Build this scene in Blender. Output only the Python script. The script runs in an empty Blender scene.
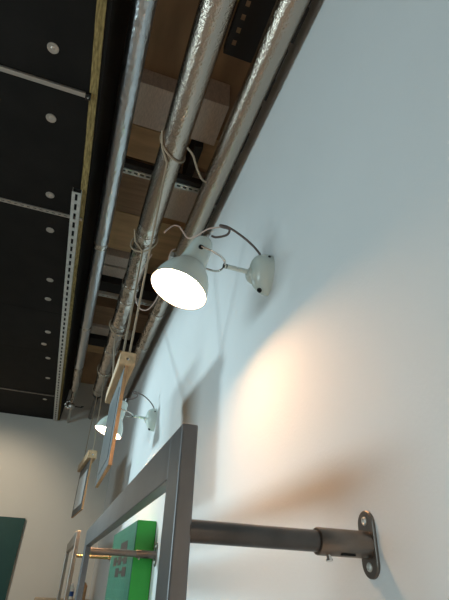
import bpy, bmesh, math, random
from mathutils import Vector, Matrix, noise
random.seed(4)
C = bpy.context.scene.collection
H = 1.10                      # eye height above the floor; heights below are eye-relative and get +H
PI = math.pi
ORG = {}                      # object name -> world origin

# ------------------------------------------------------------------ materials
def nmat(name, col, rough=0.5, metal=0.0, bump=None, var=None, spec=0.5):
    m = bpy.data.materials.new(name); m.use_nodes = True
    nt = m.node_tree; b = nt.nodes['Principled BSDF']
    b.inputs['Base Color'].default_value = (*col, 1)
    b.inputs['Roughness'].default_value = rough
    b.inputs['Metallic'].default_value = metal
    b.inputs['Specular IOR Level'].default_value = spec
    tc = nt.nodes.new('ShaderNodeTexCoord')
    if var:
        scale, amt, stretch = var
        mp = nt.nodes.new('ShaderNodeMapping'); mp.inputs['Scale'].default_value = stretch
        nz = nt.nodes.new('ShaderNodeTexNoise'); nz.inputs['Scale'].default_value = scale
        nz.inputs['Detail'].default_value = 5
        rp = nt.nodes.new('ShaderNodeValToRGB')
        rp.color_ramp.elements[0].position = .3; rp.color_ramp.elements[1].position = .7
        rp.color_ramp.elements[0].color = (*[c*(1-amt) for c in col], 1)
        rp.color_ramp.elements[1].color = (*[min(1, c*(1+amt)) for c in col], 1)
        nt.links.new(tc.outputs['Object'], mp.inputs['Vector'])
        nt.links.new(mp.outputs['Vector'], nz.inputs['Vector'])
        nt.links.new(nz.outputs['Fac'], rp.inputs['Fac'])
        nt.links.new(rp.outputs['Color'], b.inputs['Base Color'])
    if bump:
        scale, strength, dist, stretch = bump
        mp = nt.nodes.new('ShaderNodeMapping'); mp.inputs['Scale'].default_value = stretch
        nz = nt.nodes.new('ShaderNodeTexNoise'); nz.inputs['Scale'].default_value = scale
        nz.inputs['Detail'].default_value = 3
        bp = nt.nodes.new('ShaderNodeBump'); bp.inputs['Strength'].default_value = strength
        bp.inputs['Distance'].default_value = dist
        nt.links.new(tc.outputs['Object'], mp.inputs['Vector'])
        nt.links.new(mp.outputs['Vector'], nz.inputs['Vector'])
        nt.links.new(nz.outputs['Fac'], bp.inputs['Height'])
        nt.links.new(bp.outputs['Normal'], b.inputs['Normal'])
    return m
def emat(name, col, strength):
    m = bpy.data.materials.new(name); m.use_nodes = True
    nt = m.node_tree; b = nt.nodes['Principled BSDF']
    b.inputs['Base Color'].default_value = (*col, 1)
    b.inputs['Emission Color'].default_value = (*col, 1)
    b.inputs['Emission Strength'].default_value = strength
    return m
U1 = (1, 1, 1)
M = dict(
    wall=nmat('wall_paint', (.74, .76, .76), .75, bump=(120, .22, .002, U1), var=(2.2, .015, U1)),
    farwall=nmat('far_wall_paint', (.70, .68, .63), .8, var=(1.5, .02, U1)),
    floor=nmat('concrete_floor', (.55, .50, .44), .6, var=(3, .15, U1)),
    deck=nmat('brown_deck', (.40, .245, .13), .75, var=(5, .3, (1, .3, 1))),
    timber=nmat('tan_timber', (.58, .37, .19), .7, var=(7, .2, (.3, 2, 1))),
    plaster=nmat('grey_board', (.66, .55, .46), .8, var=(30, .14, (4, 1, 1))),
    brown=nmat('brown_board', (.30, .18, .10), .7, var=(9, .25, (.3, 3, 1))),
    void=nmat('dark_steel_and_shade', (.018, .014, .012), .7),  # near black; also colours the bars that stand for gap and rail shadow
    black=nmat('black_facing', (.0075, .0060, .0048), .7, bump=(150, .1, .001, U1), var=(6, .25, U1), spec=.15),
    wool=nmat('mineral_wool', (.25, .185, .075), .95, bump=(70, .9, .006, (3, .6, 3)), var=(45, .45, (3, .5, 3)), spec=.1),
    washer=nmat('washer_metal', (.42, .37, .32), .42, .6, bump=(60, .3, .002, U1)),
    zinc=nmat('zinc_steel', (.60, .60, .57), .45, .55, var=(25, .15, U1)),
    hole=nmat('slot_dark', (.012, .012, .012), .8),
    embossed=nmat('embossed_aluminium', (.52, .44, .37), .20, 1.0, bump=(85, .55, .008, U1)),
    foil=nmat('crinkled_foil', (.52, .46, .40), .22, 1.0, bump=(24, .6, .02, (1.2, .8, 1.2))),
    smoothfoil=nmat('smooth_foil', (.55, .56, .57), .30, 1.0, bump=(42, .6, .010, (1, .6, 1))),
    tape=nmat('foil_tape', (.72, .68, .62), .22, 1.0, bump=(45, 1.0, .010, U1)),
    brass=nmat('valve_metal', (.55, .50, .44), .3, .9),
    rope=nmat('rope_fibre', (.40, .31, .22), .9, bump=(400, .8, .002, U1)),
    wood=nmat('pale_wood', (.62, .43, .25), .6, var=(14, .22, (3, .35, 3))),
    mdf=nmat('board_edge', (.52, .30, .15), .55, var=(20, .15, U1)),
    printd=nmat('print_sheet_dark', (.035, .050, .055), .38, var=(9, .5, (1, 12, 1))),
    panel=nmat('slate_panel', (.030, .042, .046), .5, var=(8, .15, U1)),
    print_=nmat('print_sheet', (.52, .60, .64), .25, var=(9, .12, (1, 4, 1))),
    lampw=nmat('cream_enamel', (.70, .78, .73), .22, spec=.6),
    shadein=nmat('white_reflector', (.9, .88, .84), .5),
    chrome=nmat('chrome', (.78, .77, .75), .15, 1.0),
    cord=nmat('braided_cord', (.16, .125, .115), .7, bump=(500, .6, .001, U1)),
    pinkcord=nmat('copper_cord', (.56, .40, .33), .5),
    dark=nmat('black_screw', (.02, .02, .02), .35, .6),
    steel=nmat('grey_steel', (.20, .20, .205), .38, .65, var=(6, .12, (4, 1, 1)), bump=(200, .08, .001, U1)),
    rawsteel=nmat('raw_steel', (.20, .175, .155), .34, .85, var=(10, .2, U1)),
    tube=nmat('dark_tube', (.115, .105, .10), .30, .85, var=(12, .18, U1)),
    frame2=nmat('bronze_steel', (.33, .29, .255), .32, .8, var=(6, .12, U1)),
    rod=nmat('golden_rod', (.62, .45, .24), .25, .9),
    green=nmat('bright_green', (.025, .36, .045), .42, var=(6, .05, U1)),
    teal=nmat('teal_print', (.035, .185, .125), .4, var=(10, .1, U1)),
    teall=nmat('teal_lines', (.06, .26, .185), .4),
    block=nmat('brown_print', (.050, .034, .030), .45),
    tealboard=nmat('deep_teal_board', (.003, .055, .050), .55, var=(4, .08, U1)),
    counter=nmat('counter_top', (.55, .43, .30), .5, var=(6, .1, (.3, 3, 1))),
    counterw=nmat('counter_body', (.5, .48, .45), .6),
    plastic=nmat('clear_plastic', (.72, .72, .68), .25),
    blue=nmat('blue_label', (.02, .08, .30), .4),
    white=nmat('white_plastic', (.8, .8, .78), .4),
    bulb=emat('bulb_glow', (1.0, .57, .30), 240),
)

# ------------------------------------------------------------------ mesh helpers
def box(bm, lo, hi, bev=0.0):
    r = bmesh.ops.create_cube(bm, size=1)
    vs = r['verts']
    c = [(a+b)/2 for a, b in zip(lo, hi)]; s = [abs(b-a) for a, b in zip(lo, hi)]
    for v in vs: v.co = Vector((v.co.x*s[0]+c[0], v.co.y*s[1]+c[1], v.co.z*s[2]+c[2]))
    if bev:
        es = list({e for v in vs for e in v.link_edges})
        bmesh.ops.bevel(bm, geom=es, offset=bev, segments=2, affect='EDGES', profile=.5)
def frame_of(d):
    d = d.normalized(); a = Vector((0, 0, 1)) if abs(d.z) < .9 else Vector((1, 0, 0))
    u = d.cross(a).normalized(); return u, d.cross(u).normalized()
def rings(bm, loops, closed=True, caps=True):
    """loops: list of lists of points of equal length"""
    vr = [[bm.verts.new(p) for p in L] for L in loops]
    n = len(vr[0])
    for a, b in zip(vr, vr[1:]):
        for i in range(n if closed else n-1):
            bm.faces.new((a[i], a[(i+1) % n], b[(i+1) % n], b[i]))
    if caps:
        bm.faces.new(list(reversed(vr[0]))); bm.faces.new(vr[-1])
def tube(bm, pts, r, n=10, jitter=None):
    pts = [Vector(p) for p in pts]; loops = []; u = None
    for i, p in enumerate(pts):
        d = (pts[min(i+1, len(pts)-1)] - pts[max(i-1, 0)]).normalized()
        if u is None: u, w = frame_of(d)
        else:
            u = (u - d*u.dot(d)).normalized(); w = d.cross(u)
        rr = r[i] if isinstance(r, (list, tuple)) else r
        L = []
        for k in range(n):
            a = 2*PI*k/n
            q = rr*(1+(jitter(i, a, p) if jitter else 0))
            L.append(p + u*math.cos(a)*q + w*math.sin(a)*q)
        loops.append(L)
    rings(bm, loops)
def smooth_path(pts, sub=8):
    pts = [Vector(p) for p in pts]; P = [pts[0]]+pts+[pts[-1]]; out = []
    for i in range(1, len(P)-2):
        for k in range(sub):
            t = k/sub; a, b, c, d = P[i-1], P[i], P[i+1], P[i+2]
            out.append(.5*((2*b)+(c-a)*t+(2*a-5*b+4*c-d)*t*t+(3*b-a-3*c+d)*t**3))
    return out+[pts[-1]]
def lathe(bm, prof, o, axis, n=40, caps=False):
    o = Vector(o); axis = Vector(axis).normalized(); u, w = frame_of(axis)
    loops = [[o+axis*t+(u*math.cos(2*PI*k/n)+w*math.sin(2*PI*k/n))*max(r, .0004) for k in range(n)] for t, r in prof]
    rings(bm, loops, caps=caps)
def ball(bm, c, r, sc=(1, 1, 1), n=20):
    g = bmesh.ops.create_uvsphere(bm, u_segments=n, v_segments=n//2, radius=r)
    for v in g['verts']: v.co = Vector((v.co.x*sc[0]+c[0], v.co.y*sc[1]+c[1], v.co.z*sc[2]+c[2]))
def B(): return bmesh.new()
def obj(name, bm, m, parent=None, smooth=False, sharp=35):
    bmesh.ops.recalc_face_normals(bm, faces=bm.faces)
    o = Vector(ORG[parent.name]) if parent else None
    if o is None:
        vs = [v.co for v in bm.verts]
        o = Vector((sum(v.x for v in vs)/len(vs), sum(v.y for v in vs)/len(vs), min(v.z for v in vs)))
    bmesh.ops.translate(bm, verts=bm.verts, vec=-o)
    me = bpy.data.meshes.new(name); bm.to_mesh(me); bm.free()
    me.materials.append(M[m])
    if smooth:
        me.polygons.foreach_set('use_smooth', [True]*len(me.polygons))
        me.set_sharp_from_angle(angle=math.radians(sharp))
    ob = bpy.data.objects.new(name, me); C.objects.link(ob)
    if parent:
        ob.parent = parent; ORG[ob.name] = tuple(o)
    else:
        ob.location = o + Vector((0, 0, H)); ORG[ob.name] = tuple(o)
    return ob
def tag(o, label, cat, group=None):
    o['label'] = label; o['category'] = cat
    if group: o['group'] = group
    return o
def thing(name, label, cat, loc, group=None):
    o = bpy.data.objects.new(name, None); C.objects.link(o)
    o.empty_display_size = .05
    o.location = (loc[0], loc[1], loc[2]+H); ORG[o.name] = tuple(loc)
    return tag(o, label, cat, group)
def dup(root, loc, label):
    r = root.copy(); C.objects.link(r); r.location = (loc[0], loc[1], loc[2]+H); r['label'] = label
    for ch in list(root.children):
        c = ch.copy(); C.objects.link(c); c.parent = r
        for g in list(ch.children):
            d = g.copy(); C.objects.link(d); d.parent = c
    return r
def struct(name, bm, m):
    o = obj(name, bm, m); o['kind'] = 'structure'; return o

# ------------------------------------------------------------------ room shell
WX, FY, DZ = .60, 6.72, 1.95     # right wall plane, far wall plane, underside of the insulated duct
bm = B(); box(bm, (WX, -2.5, -H), (WX+.12, FY+.12, 2.27)); struct('wall_right', bm, 'wall')
bm = B(); box(bm, (-4.5, FY, -H), (WX-.0005, FY+.12, 2.55)); struct('wall_far', bm, 'farwall')
bm = B(); box(bm, (-4.5, -2.5, -H-.1), (WX+.12, FY+.12, -H)); struct('floor', bm, 'floor')
bm = B(); box(bm, (-4.5, -2.5, 2.56), (1.6, FY+.12, 2.70)); struct('ceiling', bm, 'deck')

# boards, joists and trays fixed under the ceiling deck between the pipes
def deck_item(name, mat, x0, x1, y0, y1, z0, z1, label, cat, grp=None):
    bm = B(); box(bm, (x0, y0, z0), (x1, y1, z1), .003)
    tag(obj(name, bm, mat), label, cat, grp)
deck_item('grey_board', 'plaster', -.09, .17, 1.58, 1.87, 2.42, 2.559, 'grey board under the ceiling between the left and middle pipes, nearest the camera', 'board')
deck_item('grey_board', 'plaster', .22, .46, 1.50, 1.79, 2.34, 2.559, 'pale grey plaster block under the ceiling between the middle and right pipes', 'board')
deck_item('timber_joist', 'timber', -.09, .30, 1.90, 2.16, 2.45, 2.559, 'tan timber board just before the nearer slotted ceiling rail', 'joist')
deck_item('timber_joist', 'timber', .40, .85, 1.82, 2.08, 2.45, 2.559, 'tan timber board beside the wall just before the nearer slotted rail', 'joist')
deck_item('brown_board', 'brown', -.09, .20, 2.24, 2.68, 2.42, 2.559, 'dark brown board just behind the nearer slotted ceiling rail', 'board')
deck_item('metal_plate', 'plaster', .28, .52, 2.20, 2.56, 2.36, 2.559, 'grey plate under the ceiling behind the slotted rail, above the near lamp', 'plate')
deck_item('timber_joist', 'timber', -.09, .75, 2.72, 3.20, 2.45, 2.559, 'wide tan timber panel under the ceiling above and behind the near lamp', 'joist')
deck_item('grey_board', 'plaster', -.09, .24, 3.26, 3.40, 2.42, 2.559, 'grey beige slat before the farther slotted rail, nearer of two', 'board')
deck_item('grey_board', 'plaster', -.09, .24, 3.43, 3.58, 2.42, 2.559, 'grey beige slat before the farther slotted rail, farther of two', 'board')
deck_item('brown_board', 'brown', -.09, .50, 4.15, 4.55, 2.42, 2.559, 'brown board under the ceiling behind the farther slotted rail', 'board')
deck_item('timber_joist', 'plaster', -.09, .40, 4.62, 4.80, 2.42, 2.559, 'pale timber slat near the far ends of the pipes, nearer of two', 'joist')
deck_item('timber_joist', 'timber', -.09, .40, 5.05, 5.30, 2.42, 2.559, 'tan timber slat near the far ends of the pipes, farther of two', 'joist')
bm = B(); box(bm, (-.13, 4.83, 2.38), (.55, 5.02, 2.559)); tag(obj('steel_beam', bm, 'void'), 'black steel beam crossing behind the pale slat near the pipe ends', 'beam')
bm = B(); box(bm, (-.13, 3.60, 2.36), (.56, 3.76, 2.559)); tag(obj('steel_beam', bm, 'void'), 'dark steel beam crossing above the farther slotted rail', 'beam')
bm = B(); box(bm, (.22, .2, 2.30), (.285, 1.16, 2.559), .003); tag(obj('grey_batten', bm, 'plaster'), 'grey batten running along the ceiling right of the middle pipe', 'batten')
# cable tray with perforated side
ct = thing('cable_tray', 'dark perforated cable tray above the gap between middle and right pipes', 'cable tray', (.42, .7, 2.30))
bm = B(); box(bm, (.32, .2, 2.30), (.56, 1.20, 2.31)); box(bm, (.32, .2, 2.31), (.325, 1.2, 2.37)); box(bm, (.555, .2, 2.31), (.56, 1.2, 2.37))
obj('tray', bm, 'void', ct)
for i in range(14):
    bm = B(); box(bm, (.345, .30+.063*i, 2.2985), (.365, .325+.063*i, 2.3005)); obj('perforation', bm, 'brown', ct)
for y in (.45, 1.1):
    bm = B(); tube(bm, [(.44, y, 2.31), (.44, y, 2.56)], .006, 8); obj('hanger_rod', bm, 'zinc', ct)
bm = B(); box(bm, (.345, 1.80, 2.30), (.395, 2.17, 2.56)); tag(obj('dark_batten', bm, 'void'), 'short dark batten above the nearer slotted rail beside the wall pipe', 'batten')

# slotted strut rails crossing above the pipes
def slotted(name, x0, x1, y, z, w, pitch, label, slot=(.028, .011), along='x', mat='zinc', fl=.03):
    t = thing(name, label, 'rail', ((x0+x1)/2, y, z))
    n = int((x1-x0)/pitch); xs = [x0+pitch*(k+.5) for k in range(n)]
    hw, sx, sy = w/2, slot[0]/2, slot[1]/2
    bm = B()
    # face plate split round real slots
    box(bm, (x0, y-hw, z), (x1, y-sy, z+.003)); box(bm, (x0, y+sy, z), (x1, y+hw, z+.003))
    e = [x0]
    for c in xs: e += [c-sx, c+sx]
    e.append(x1)
    for a, b in zip(e[::2], e[1::2]): box(bm, (a, y-sy, z), (b, y+sy, z+.003))
    box(bm, (x0, y-hw, z+.003), (x1, y-hw+.003, z+fl)); box(bm, (x0, y+hw-.003, z+.003), (x1, y+hw, z+fl))
    if along == 'y':
        bmesh.ops.rotate(bm, verts=bm.verts, cent=((x0+x1)/2, y, z), matrix=Matrix.Rotation(PI/2, 3, 'Z'))
    obj('channel', bm, mat, t)
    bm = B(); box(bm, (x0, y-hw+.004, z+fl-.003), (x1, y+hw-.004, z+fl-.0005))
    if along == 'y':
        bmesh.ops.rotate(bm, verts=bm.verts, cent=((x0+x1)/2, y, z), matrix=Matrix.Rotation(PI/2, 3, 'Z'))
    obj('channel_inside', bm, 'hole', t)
    return t
slotted('slotted_rail', -.145, .58, 2.06, 2.20, .042, .040, 'slotted metal rail crossing above the pipes, nearer one, seen before the lamp', (.024, .015))
slotted('slotted_rail', -.145, .58, 3.58, 2.20, .042, .040, 'slotted metal rail crossing above the pipes, farther one', (.024, .015))
bm = B(); box(bm, (-.145, 2.00, 2.204), (.5998, 2.037, 2.25)); tag(obj('rail_shadow_bar', bm, 'void'), 'dark bar standing for the shadow beside the nearer slotted rail above the pipes', 'angle')  # dark bar modelled in place of the shadow along the rail

# ------------------------------------------------------------------ black insulated duct
XE = -.255
d = thing('insulated_duct', 'large black insulated ceiling duct with metal fixing washers', 'duct', (-1.0, 3.0, DZ))
seams = [-.6, 1.425, 2.335, 3.62, 4.45, 5.71, FY-.002]
for a, b in zip(seams, seams[1:]):
    bm = B(); box(bm, (-1.75, a+.0015, DZ), (XE, b-.0015, DZ+.04)); obj('board', bm, 'black', d)
bm = B(); box(bm, (-1.7, -.6, DZ+.042), (XE-.002, FY-.002, DZ+.56)); obj('duct_body', bm, 'void', d)
bm = B()
rings(bm, [[(XE+.02, y, DZ+.002), (XE+.046, y, DZ+.002), (XE+.090, y, DZ+.60), (XE+.02, y, DZ+.60)] for y in (-.6, FY-.002)]); obj('side_facing', bm, 'black', d)
bm = B()
N = 160; L0 = []; ys = [-.6+(FY-.002+.6)*i/N for i in range(N+1)]
loops = []
for y in ys:
    j = lambda k: .004*noise.noise(Vector((k*3.1, y*14, 0)))
    q = -.022*max(0, min(1.3, (1.7-y)/1.2))+.003*noise.noise(Vector((y*6, 4, 0)))
    loops.append([(XE+q+.0005, y, DZ+.05), (XE+q+.001, y, DZ-.002), (XE+q+.02, y, DZ-.003+j(2)), (XE+q*.8+.0365, y, DZ-.002), (XE+q*.8+.0375, y, DZ+.05)])
rings(bm, loops); obj('wool_edge', bm, 'wool', d, True)
for x, y in [(-.428, 1.253), (-.429, 1.621), (-.424, 2.175), (-.418, 2.506), (-.408, 3.11), (-.418, 3.402), (-.41, 4.0),
             (-.443, 4.275), (-.401, 4.596), (-.395, 5.156), (-.42, 5.9), (-.43, .75)]:
    bm = B(); lathe(bm, [(0, .0255), (.003, .0245), (.0035, .018), (.0015, .010), (.003, .007), (.005, .004), (.0052, .0006)], (x, y, DZ), (0, 0, -1), 24, True)
    obj('washer', bm, 'washer', d, True)
# rails under the duct
t = thing('joint_rail', 'plain grey metal rail across the black duct boards nearest the camera', 'rail', (-.7, 1.425, DZ-.02))
bm = B(); box(bm, (-1.75, 1.413, DZ-.016), (-.262, 1.437, DZ), .004); obj('bar', bm, 'washer', t)
bm = B(); box(bm, (-.275, 1.409, DZ-.022), (-.250, 1.441, DZ-.001), .003); obj('end_clip', bm, 'dark', t)
bm = B(); ball(bm, (-.262, 1.425, DZ-.024), .005, n=10); obj('screw', bm, 'chrome', t, True)
slotted('slotted_strip', -1.75, -.225, 2.32, DZ-.008, .026, .037, 'slotted metal strip crossing the black duct under the first washers row', (.020, .009), mat='washer', fl=.008)
slotted('slotted_channel', -.270-2.3, -.270+2.3, 4.36, DZ-.034, .052, .085, 'long slotted metal channel running lengthwise along the black duct edge', (.056, .015), along='y', fl=.034)
bm = B(); box(bm, (-1.6, 5.70, DZ-.010), (-.31, 5.722, DZ)); tag(obj('joint_strip', bm, 'rawsteel'), 'thin metal strip across the black duct near the far wall', 'strip')

# ------------------------------------------------------------------ foil clad pipes
def pipe(bm, x, z, r, y0, y1, amp, n=40, step=.03, seed=0):
    k = int((y1-y0)/step); pts = [(x, y0+(y1-y0)*i/k, z) for i in range(k+1)]
    def jit(i, a, p):
        return amp*noise.noise(Vector((math.cos(a)*1.7+seed, math.sin(a)*1.7, p.y*5)))+amp*.5*noise.noise(Vector((math.cos(a)*5+seed, math.sin(a)*5, p.y*16)))
    tube(bm, pts, r, n, jit)
PZ = 2.05
p1 = thing('foil_pipe', 'thin smooth foil pipe beside the black duct, leftmost of three', 'pipe', (-.092, 3.0, PZ))
bm = B(); pipe(bm, -.092, PZ, .050, -.4, 4.9, .035); obj('foil_jacket', bm, 'smoothfoil', p1, True, 80)
bm = B(); pipe(bm, -.092, PZ, .053, 4.9, 5.62, .12, seed=5); obj('foil_wrap', bm, 'foil', p1, True, 80)
for y in (.9, 2.62, 3.9):
    bm = B(); pipe(bm, -.092, PZ, .0525, y, y+.05, .06, step=.012, seed=y); obj('foil_tape', bm, 'tape', p1, True, 80)
bm = B(); tube(bm, smooth_path([(-.092, 5.6, PZ), (-.092, 5.78, PZ), (-.093, 5.9, PZ-.015), (-.095, 5.97, PZ-.055)], 5), .028, 16); obj('elbow', bm, 'foil', p1, True, 80)
p2 = thing('foil_pipe', 'thickest foil pipe with ropes tied round it, middle of three', 'pipe', (.195, 3.0, PZ))
bm = B(); pipe(bm, .195, PZ, .074, -.4, 2.32, .008); obj('embossed_jacket', bm, 'embossed', p2, True, 80)
bm = B(); pipe(bm, .195, PZ, .071, 2.32, 5.6, .045, seed=9); obj('foil_wrap', bm, 'foil', p2, True, 80)
for y in (2.30, 2.40, 3.05, 3.3, 3.75, 4.3, 4.9):
    bm = B(); pipe(bm, .195, PZ, .0755, y, y+.055, .06, step=.012, seed=y); obj('foil_tape', bm, 'tape', p2, True, 80)
bm = B(); tube(bm, [(.195, 5.58, PZ), (.195, 5.72, PZ)], .05, 18); tube(bm, [(.195, 5.72, PZ), (.195, FY-.001, PZ)], .03, 16); obj('pipe_end', bm, 'rawsteel', p2, True)
bm = B(); lathe(bm, [(0, .058), (0, .066), (.03, .066), (.03, .058)], (.195, 5.66, PZ), (0, 1, 0), 20, False); box(bm, (.18, 5.662, PZ-.09), (.21, 5.688, PZ-.06)); obj('pipe_clamp', bm, 'dark', p2)
p3 = thing('foil_pipe', 'embossed foil pipe running close along the white wall, rightmost of three', 'pipe', (.485, 3.0, PZ))
bm = B(); pipe(bm, .485, PZ, .064, -.4, 2.62, .010, seed=3); obj('embossed_jacket', bm, 'embossed', p3, True, 80)
bm = B(); pipe(bm, .485, PZ, .062, 2.62, FY-.002, .045, seed=13); obj('foil_wrap', bm, 'foil', p3, True, 80)
for y in (2.60, 2.80, 3.4, 4.1):
    bm = B(); pipe(bm, .485, PZ, .0665, y, y+.05, .06, step=.012, seed=y); obj('foil_tape', bm, 'tape', p3, True, 80)
bm = B(); box(bm, (.395, 2.55, PZ-.045), (.42, 2.60, PZ+.0)); lathe(bm, [(0, .008), (.03, .008)], (.407, 2.575, PZ-.07), (0, 0, 1), 10, True); obj('pipe_clip', bm, 'zinc', p3)
# ragged black strip in place of the shaded gap between wall pipe and wall top
bm = B(); y = .3
while y < 2.9:
    L = random.uniform(.04, .16); a = .006+random.random()*.010
    box(bm, (.5525, y, PZ+.012), (.5525+a, y+L, PZ+.03)); y += L+random.uniform(-.01, .05)
tag(obj('dark_gap_strip', bm, 'void'), 'ragged black strip standing for the dark gap on the wall side of the right pipe', 'strip')
# valve at the end of the left pipe
v = thing('pipe_valve', 'small shiny pipe valve with handwheel before the far wall', 'valve', (-.10, 6.0, PZ-.12))
bm = B(); ball(bm, (-.095, 6.0, PZ-.105), .052, (1, 1, .9)); lathe(bm, [(0, .03), (.09, .03)], (-.15, 6.0, PZ-.105), (1, 0, 0), 16, True); obj('valve_body', bm, 'brass', v, True)
bm = B()
for k in range(8):
    a = 2*PI*k/8; ball(bm, (-.125+.042*math.cos(a), 5.97, PZ-.095+.042*math.sin(a)), .020, n=10)
lathe(bm, [(0, .034), (.02, .034)], (-.125, 5.96, PZ-.095), (0, 1, 0), 18, True); obj('handwheel', bm, 'chrome', v, True)
bm = B(); tube(bm, [(-.05, 6.0, PZ-.105), (.05, 6.0, PZ-.105)], .008, 8); box(bm, (.03, 5.985, PZ-.095), (.065, 6.015, PZ-.09)); obj('spindle', bm, 'dark', v)
bm = B(); tube(bm, smooth_path([(-.095, 6.03, PZ-.105), (-.095, 6.3, PZ-.105), (-.095, FY-.001, PZ-.105)], 3), .02, 12); obj('stub_pipe', bm, 'brass', v, True)

# ------------------------------------------------------------------ hanging boards on ropes
def ring_pts(x, y, z, r, tilt=0.0, n=28, phase=0):
    return [(x+r*math.cos(2*PI*k/n+phase), y+tilt*math.cos(2*PI*k/n+phase), z+r*math.sin(2*PI*k/n+phase)) for k in range(n+1)]
def hanging(name, label, near, far, zt, zb, xth, loc, frame_m, w, pm='print_'):
    """near/far: (x, y) of the ends of the board; wooden bar on top"""
    t = thing(name, label, 'hanging board', loc)
    a = Vector((near[0], near[1], 0)); b = Vector((far[0], far[1], 0)); dd = (b-a).normalized(); nn = Vector((dd.y, -dd.x, 0))
    def slab(bm, s0, s1, o0, o1, z0, z1, bev=0):
        L = []
        for s in (s0, s1):
            p = a+dd*s
            L.append([p+nn*o0+Vector((0, 0, z0)), p+nn*o1+Vector((0, 0, z0)), p+nn*o1+Vector((0, 0, z1)), p+nn*o0+Vector((0, 0, z1))])
        rings(bm, L)
        if bev: bmesh.ops.bevel(bm, geom=bm.edges[:], offset=bev, segments=2, affect='EDGES')
    ln = (b-a).length
    bm = B(); slab(bm, -.012, ln+.012, -.042, .042, zt-.012, zt+.062, .004); obj('hanger_bar', bm, 'wood', t)
    bm = B(); slab(bm, .0012, ln-.0012, -.0085, .0045, zb+.0012, zt-.012); obj('board', bm, frame_m, t)
    bm = B(); slab(bm, 0, ln, .0046, .0095, zb, zt-.012); obj('board_back', bm, 'mdf', t)
    bm = B(); slab(bm, -.0006, .0012, -.0075, .0046, zb, zt-.0125); slab(bm, 0, ln, -.0075, .0046, zb-.0006, zb+.0012); obj('edge_strip', bm, 'mdf', t)
    bm = B(); slab(bm, .09, ln-.09, -.0105, -.0086, zb+w, zt-.10); obj('print', bm, pm, t)
    p = a-dd*.012
    bm = B(); lathe(bm, [(0, .008), (.003, .008), (.004, .004), (.008, .003)], p+Vector((0, 0, zt+.02)), -dd, 14, True); obj('screw', bm, 'chrome', t)
    return t
P1Z = 1.0
hanging('hanging_board', 'dark framed board hanging on ropes, nearer one, in front of the farther lamp',
        (.195, 2.255), (.195, 2.885), P1Z, .480, 0, (.195, 2.57, .48), 'panel', .05, 'printd')
P2N, P2F = (.2257, 4.70), (.176, 5.43)
hanging('hanging_board', 'small dark framed board with pale print hanging from a wooden bar, farther one',
        P2N, P2F, 1.056, .588, 0, (.20, 5.06, .588), 'panel', .06)
def rope(name, segs, label, r=.006, grp=None):
    bm = B()
    for s in segs: tube(bm, s, r, 7)
    tag(obj(name, bm, 'rope', None, True, 80), label, 'rope', grp)
PR = .084
rope('rope', [[(.180, 1.70, PZ-PR-.004), (.189, 1.98, 1.48), (.200, 2.262, P1Z+.062)], ring_pts(.195, 1.66, PZ, PR-.004, .05),
              [(.180, 1.70, PZ-PR), (.135, 1.63, PZ-.062), (.113, 1.56, PZ-.01)],
              smooth_path([(.262, 1.585, PZ-.058), (.300, 1.60, PZ-.085), (.345, 1.675, PZ-.090), (.395, 1.755, PZ-.070), (.425, 1.785, PZ-.05)])],
     'long rope from the middle pipe to the near end of the nearer hanging board')
rope('rope', [[(.195, 2.52, PZ-PR), (.183, 2.40, 1.5), (.168, 2.272, P1Z+.062)], ring_pts(.195, 2.52, PZ, PR+.001, -.05),
              [(.195, 2.52, PZ-PR), (.13, 2.46, PZ-.062), (.108, 2.40, PZ-.01)]],
     'rope from the middle pipe to the left corner of the nearer hanging board bar')
rope('rope', [[(.178, 3.82, PZ-PR), (.183, 3.34, 1.5), (.187, 2.87, P1Z+.062)], ring_pts(.195, 3.84, PZ, PR, .05)],
     'rope from the middle pipe to the far end of the nearer hanging board')
rope('rope', [[(.205, 4.90, PZ-PR), (.215, 4.82, 1.6), (.2247, 4.716, 1.118)], ring_pts(.195, 4.91, PZ, PR, .04)],
     'rope from the middle pipe to the near end of the farther hanging board', .005)
rope('rope', [[(.185, 5.50, PZ-PR), (.182, 5.46, 1.6), (.178, 5.40, 1.118)], ring_pts(.195, 5.51, PZ, PR, .04)],
     'rope from the middle pipe to the far end of the farther hanging board', .005)

# ------------------------------------------------------------------ wall lamps
LY = 1.338
lamp = thing('wall_lamp', 'large cream wall lamp with bell shade and lit bulb, nearer one', 'lamp', (WX, LY, 1.05), 'cream wall lamps')
BC = Vector((WX, LY-.018, 1.068))
def egg(a):
    y = .066*math.cos(a); q = math.sin(a); z = (.078 if q > 0 else .106)*q
    if q < 0: y *= (1-.34*q*q)
    return y, z
def mount_pt(a, q):
    sc_ = max(math.cos(q), .0)**.7; dx = .072*math.sin(q)**.9
    y, z = egg(a)
    return BC+Vector((-dx, y*max(sc_, .02), z*max(sc_, .02)+.014*(1-sc_)))
bm = B(); n = 44; K = 16
rings(bm, [[mount_pt(2*PI*i/n, PI/2*k/K) for i in range(n)] for k in range(K+1)]); mount = obj('wall_mount', bm, 'lampw', lamp, True, 60)
bm = B(); ball(bm, (.553, LY+.004, 1.060), .038, (1.0, .95, 1.0), 24); obj('ball_joint', bm, 'lampw', mount, True, 80)
def mount_screw(a, q, r):
    p = mount_pt(a, q); t1 = mount_pt(a+.05, q)-p; t2 = mount_pt(a, q+.05)-p; nn = t1.cross(t2).normalized()
    if nn.x > 0: nn = -nn
    bm = B(); lathe(bm, [(-.003, r), (.003, r), (.004, r*.6), (.001, r*.5), (.001, .0005)], p, nn, 16, True); obj('screw', bm, 'dark', mount, True)
mount_screw(math.radians(-97), math.radians(30), .0095)
mount_screw(math.radians(152), math.radians(12), .0055)
AE = Vector((.424, LY, 1.068))
bm = B(); tube(bm, [(.535, LY, 1.066), AE], .0092, 14); obj('arm', bm, 'lampw', lamp, True)
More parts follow.
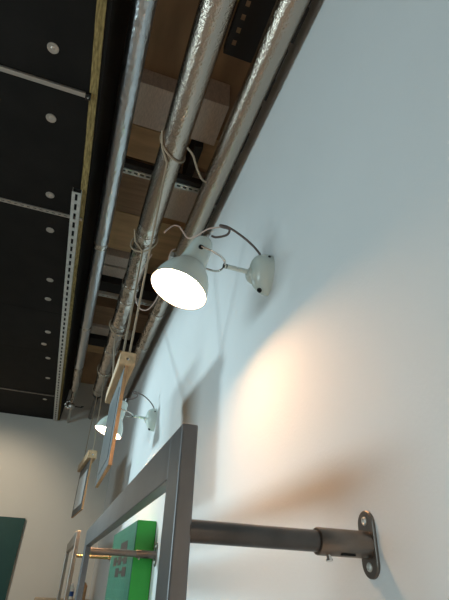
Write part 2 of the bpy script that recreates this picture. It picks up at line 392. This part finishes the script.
bm = B(); lathe(bm, [(0, .0035), (.004, .0035)], (.475, LY-.008, 1.064), (0, -1, -.3), 10, True); obj('arm_rivet', bm, 'chrome', lamp)
# shade
TOP = Vector((.340, LY+.005, 1.176)); OPN = Vector((.2546, LY+.011, .918)); AX = (OPN-TOP).normalized(); LN = (OPN-TOP).length
shade = None
prof = [(.0, .0006), (.0, .018), (.004, .028), (.014, .036), (.03, .0415), (.06, .0455), (.10, .050), (.135, .0555), (.150, .0575), (.152, .0605),
        (.165, .069), (.185, .083), (.21, .095), (.235, .103), (LN, .109)]
inner = [(t, r-.0025) for t, r in reversed(prof[3:])]
bm = B(); lathe(bm, prof+[(LN+.0005, .1075)], TOP, AX, 56); shade = obj('shade', bm, 'lampw', lamp, True, 60)
bm = B(); lathe(bm, [(LN+.0004, .1072)]+inner+[(.016, .0006)], TOP, AX, 56); obj('reflector', bm, 'shadein', shade, True, 60)
bm = B(); lathe(bm, [(-.028, .0045), (-.016, .0075), (-.002, .0085), (.003, .0085)], TOP, AX, 14, True); obj('cord_grip', bm, 'chrome', lamp, True)
bm = B(); g = TOP+AX*.213
lathe(bm, [(-.085, .013), (-.06, .014), (-.045, .020), (-.02, .036), (.0, .045), (.02, .046), (.04, .038), (.052, .022), (.056, .001)], g, AX, 24, True)
obj('bulb', bm, 'bulb', lamp, True)
bm = B(); lathe(bm, [(-.19, .016), (-.085, .0165)], g, AX, 16, True); obj('bulb_socket', bm, 'white', lamp, True)
# chrome yoke
PV = TOP+AX*.085
bm = B(); pts = []
out = Vector((AE.x-PV.x, 0, AE.z-PV.z))
for s, tt, yy in [(0, .0, -.054), (1, .35, -.056), (2, .72, -.050), (3, .93, -.032), (4, 1.0, 0), (5, .93, .032), (6, .72, .050), (7, .35, .056), (8, 0, .054)]:
    pts.append(PV+out*tt+Vector((0, yy, 0)))
tube(bm, smooth_path(pts, 6), .0042, 10); obj('yoke', bm, 'chrome', lamp, True, 80)
for s in (-1, 1):
    bm = B(); lathe(bm, [(0, .010), (.008, .010), (.010, .006)], PV+Vector((0, s*.046, 0)), (0, s, 0), 14, True); obj('pivot', bm, 'dark', lamp, True)
bm = B(); lathe(bm, [(-.006, .0085), (.010, .0095)], AE, (1, 0, 0), 16, True); obj('yoke_clamp', bm, 'dark', lamp, True)
bm = B(); tube(bm, smooth_path([(.585, LY, 1.142), (.578, LY, 1.165), (.545, LY, 1.205), (.49, LY, 1.245), (.43, LY-.01, 1.262), (.395, LY-.01, 1.262),
    (.40, LY-.015, 1.250), (.43, LY-.02, 1.243), (.425, LY-.01, 1.220), (.385, LY, 1.202), (.362, LY, 1.203)], 8), .0048, 8)
obj('cord', bm, 'cord', lamp, True, 80)
dup(lamp, (WX, 3.565, 1.128), 'cream wall lamp with lit bulb partly hidden by the nearer hanging board, farther one')

# loose supply cord between pipe and near lamp
bm = B(); tube(bm, smooth_path([(.40, LY, 1.262), (.36, LY+.05, 1.28), (.33, LY+.12, 1.29), (.30, LY+.16, 1.30), (.27, LY+.16, 1.335), (.25, LY+.15, 1.345), (.225, LY+.14, 1.33), (.20, LY+.13, 1.29), (.19, LY+.13, 1.27)], 8), .0035, 7)
tag(obj('supply_cord', bm, 'pinkcord', None, True, 80), 'pinkish cord curling out of the near lamp cord towards the pipes', 'cord')
bm = B(); tube(bm, smooth_path([(.41, 2.45, PZ-.05), (.37, 2.40, PZ-.14), (.36, 2.45, PZ-.30), (.345, 2.52, PZ-.42), (.30, 2.58, PZ-.50), (.24, 2.62, PZ-.47), (.205, 2.64, PZ-.33), (.235, 2.62, PZ-.14), (.27, 2.60, PZ-.03)], 8), .004, 7)
tag(obj('cable_loop', bm, 'pinkcord', None, True, 80), 'thin cable hanging in a loop between the middle and right pipes', 'cable')

# ------------------------------------------------------------------ steel display frames on wall bars
def steel_frame(label, x0, x1, y0, y1, zt, zb, rh, pw, mat, bars, cat='frame', rich=True):
    t = thing('display_frame', label, cat, ((x0+x1)/2, (y0+y1)/2, zb))
    bv = .0035
    for ya, yb, nr in ((y0, y0+pw, 0), (y1-pw, y1, 1)):
        bm = B(); box(bm, (x0, ya, zb), (x1, yb, zt), bv); obj('post', bm, mat, t)
    bm = B(); box(bm, (x0+.0006, y0+pw+.0004, zt-rh), (x1-.0006, y1-pw-.0004, zt-.0004), bv*.6); obj('top_rail', bm, mat, t)
    bm = B(); box(bm, (x0+.0006, y0+pw+.0004, zb), (x1-.0006, y1-pw-.0004, zb+rh), bv*.6); obj('bottom_rail', bm, mat, t)
    for (y, z, r, m_b, m_s) in bars:
        e = WX-.0002
        bm = B(); tube(bm, [(x1-.002, y, z), (e-.10, y, z)], r, 28); b_ = obj('support_bar', bm, m_b, t, True)
        bm = B()
        R2 = r*1.27
        lathe(bm, [(0, r*1.02), (0, R2-.001), (.0015, R2), (.112, R2), (.1125, R2-.002)], (e-.118, y, z), (1, 0, 0), 30, True); s_ = obj('sleeve', bm, m_s, b_, True)
        bm = B(); lathe(bm, [(0, .0045), (.007, .0045), (.007, .0065), (.010, .0065), (.011, .003)], (e-.098, y-.006, z-R2+.001), (0, -.25, -1), 14, True); obj('set_screw', bm, 'chrome', b_)
        bm = B(); box(bm, (e-.075, y-.016, z-R2*.93), (e-.045, y-.010, z-R2*.80)); obj('slot', bm, 'hole', b_)
        # stadium plate
        hw, hl, n = .026, .060, 14
        prof = [(hw*math.cos(PI*i/n), hl-hw+hw*math.sin(PI*i/n)) for i in range(n+1)]+[(-hw*math.cos(PI*i/n), -(hl-hw)-hw*math.sin(PI*i/n)) for i in range(n+1)]
        bm = B(); rings(bm, [[(e, y+p, z+.002+q) for p, q in prof], [(e-.0045, y+p, z+.002+q) for p, q in prof], [(e-.006, y+p*.93, z+.002+q*.975) for p, q in prof]])
        pl = obj('wall_plate', bm, m_s, t)
        for sg in (1, -1):
            bm = B(); lathe(bm, [(0, .0085), (.002, .0080), (.0035, .005), (.002, .003), (.002, .0003)], (e-.006, y, z+.002+sg*.040), (-1, 0, 0), 18, True)
            obj('screw', bm, 'zinc', pl, True)
    return t
steel_frame('large grey steel frame held off the white wall by tubular bars, nearer one', .197, .229, .842, 3.045, .272, -.95, .088, .098, 'steel',
            
            [(.860, .088, .0190, 'tube', 'rawsteel'), (2.940, .163, .0165, 'rawsteel', 'rawsteel')])
steel_frame('bronze steel frame beyond the grey one, farther one at the lower left', .197, .229, 4.22, 5.80, .372, -.95, .088, .098, 'frame2',
            [(4.30, .200, .0140, 'rod', 'rod')])

# ------------------------------------------------------------------ green box on the wall
g = thing('green_box', 'bright green box with teal printed front fixed to the white wall', 'box', (.54, 3.57, -.6))
gx0, gx1, gy0, gy1, gz0, gz1 = .480, .597, 3.02, 4.08, -.75, .347
bm = B(); box(bm, (gx0+.004, gy0, gz0), (gx1, gy1, gz1), .003); obj('box_body', bm, 'green', g)
bm = B(); box(bm, (gx0, gy0+.004, gz0+.003), (gx0+.004, gy1-.003, gz1-.003)); fr = obj('printed_front', bm, 'teal', g)
bm = B(); fx = gx0
for i in range(1, 9): box(bm, (fx-.0006, gy0+.02, gz1-.06*i-.001), (fx, gy1-.03, gz1-.06*i+.001))
for i in range(1, 14): box(bm, (fx-.0006, gy0+.075*i-.0012, gz1-.50), (fx, gy0+.075*i+.0012, gz1-.02))
obj('pale_grid', bm, 'teall', fr)
def gb(y, z, hy, hz):
    box(bm, (fx-.0016, y-hy, z-hz), (fx-.0007, y+hy, z+hz))
bm = B()
gb(3.44, .222, .15, .034)
for y in (3.31, 3.56, 3.79): gb(y, .150, .075, .026)
for y in (3.43, 3.67): gb(y, .150, .03, .008)
for y in (3.31, 3.62): gb(y, .082, .085, .026)
for y in (3.46,): gb(y, .082, .05, .008)
obj('brown_blocks', bm, 'block', fr)
bm = B()
for y, z in ((3.62, -.15), (3.70, -.19), (3.66, -.23)): gb(y, z, .07, .012)
obj('small_marks', bm, 'block', fr)

# ------------------------------------------------------------------ far end of the room
tb = thing('teal_board', 'large dark teal board leaning on the far wall at the left edge', 'board', (-1.0, FY-.03, -.9))
bm = B(); box(bm, (-1.75, FY-.045, -H), (-.335, FY-.012, .678), .003); obj('panel', bm, 'tealboard', tb)
bm = B(); box(bm, (-1.70, FY-.012, -H), (-.385, FY-.001, .63)); obj('backing', bm, 'void', tb)
ct = thing('counter', 'low counter with tan top seen at the bottom edge by the far wall', 'counter', (.1, 6.2, -H))
bm = B(); box(bm, (-.02, 5.95, -.160), (.58, 6.60, -.132), .004); obj('worktop', bm, 'counter', ct)
bm = B(); box(bm, (.0, 5.98, -H), (.57, 6.58, -.160)); obj('counter_body', bm, 'counterw', ct)
bt = thing('bottle', 'small clear bottle with blue label standing behind the bronze frame', 'bottle', (.343, 6.05, -.132))
bm = B(); lathe(bm, [(0, .001), (0, .026), (.004, .029), (.10, .029), (.115, .02), (.125, .012), (.13, .012)], (.343, 6.05, -.132), (0, 0, 1), 20, True); bb = obj('bottle_body', bm, 'plastic', bt, True)
bm = B(); lathe(bm, [(.03, .0296), (.075, .0296)], (.343, 6.05, -.132), (0, 0, 1), 20); obj('bottle_label', bm, 'blue', bb, True)
bm = B(); lathe(bm, [(.130, .014), (.150, .014), (.152, .001)], (.343, 6.05, -.132), (0, 0, 1), 16, True); obj('cap', bm, 'white', bt, True)
bm = B(); lathe(bm, [(0, .001), (0, .03), (.13, .034), (.135, .03), (.16, .012), (.165, .001)], (.470, 6.05, -.132), (0, 0, 1), 18, True)
tag(obj('brown_jar', bm, 'mdf', None, True), 'brown jar on the counter behind the far post of the grey frame', 'jar')

# ------------------------------------------------------------------ lights
def area(name, loc, target, sx, sy, power, col):
    l = bpy.data.lights.new(name, 'AREA'); l.shape = 'RECTANGLE'; l.size = sx; l.size_y = sy; l.energy = power; l.color = col
    o = bpy.data.objects.new(name, l); C.objects.link(o); o.location = (loc[0], loc[1], loc[2]+H)
    dv = Vector(target)-Vector(loc); o.rotation_euler = dv.to_track_quat('-Z', 'Y').to_euler(); return o
def spot(name, loc, target, size, blend, soft, power, col):
    l = bpy.data.lights.new(name, 'SPOT'); l.energy = power; l.spot_size = math.radians(size); l.spot_blend = blend
    l.shadow_soft_size = soft; l.color = col
    o = bpy.data.objects.new(name, l); C.objects.link(o); o.location = (loc[0], loc[1], loc[2]+H)
    o.rotation_euler = (Vector(target)-Vector(loc)).to_track_quat('-Z', 'Y').to_euler(); return o
SKY = (.70, .93, 1.0)
area('window_daylight', (-3.2, 1.2, .35), (.6, 1.2, .6), 3.2, .7, 58, SKY)
spot('far_window_daylight', (-3.2, 5.4, 1.9), (.6, 3.35, .8), 40, .40, .30, 470, SKY)
spot('assumed_near_lamp', (.30, -.96, .92), (.22, -.96, 0), 105, .5, .05, 115, (1, .66, .40))  # unseen next lamp of the row, added to warm the pipes by bounce
spot('far_wall_fill', (-1.3, 5.0, 1.6), (-.95, FY, .4), 85, .7, .12, 60, (1, .82, .60))  # added unseen spot; its cone gives the far wall a soft light edge

w = bpy.data.worlds.new('world'); bpy.context.scene.world = w; w.use_nodes = True
w.node_tree.nodes['Background'].inputs['Color'].default_value = (1.0, .93, .85, 1)
w.node_tree.nodes['Background'].inputs['Strength'].default_value = .06

# ------------------------------------------------------------------ camera
cam = bpy.data.cameras.new('camera'); co = bpy.data.objects.new('camera', cam); C.objects.link(co)
Rx = Vector((.9438, -.3284, .0369)); Rd = Vector((.208, .5037, -.8384)); Rf = Vector((.2567, .799, .5437))
m3 = Matrix((Rx, -Rd, -Rf)).transposed()
co.matrix_world = Matrix.Translation((0, 0, H)) @ m3.to_4x4()
cam.sensor_fit = 'VERTICAL'; cam.sensor_height = 24; cam.lens = 450/600*24; cam.clip_start = .02
sc = bpy.context.scene; sc.camera = co
vs = sc.view_settings; vs.view_transform = 'Standard'; vs.look = 'None'; vs.gamma = 1; vs.exposure = 0.30; vs.use_curve_mapping = False
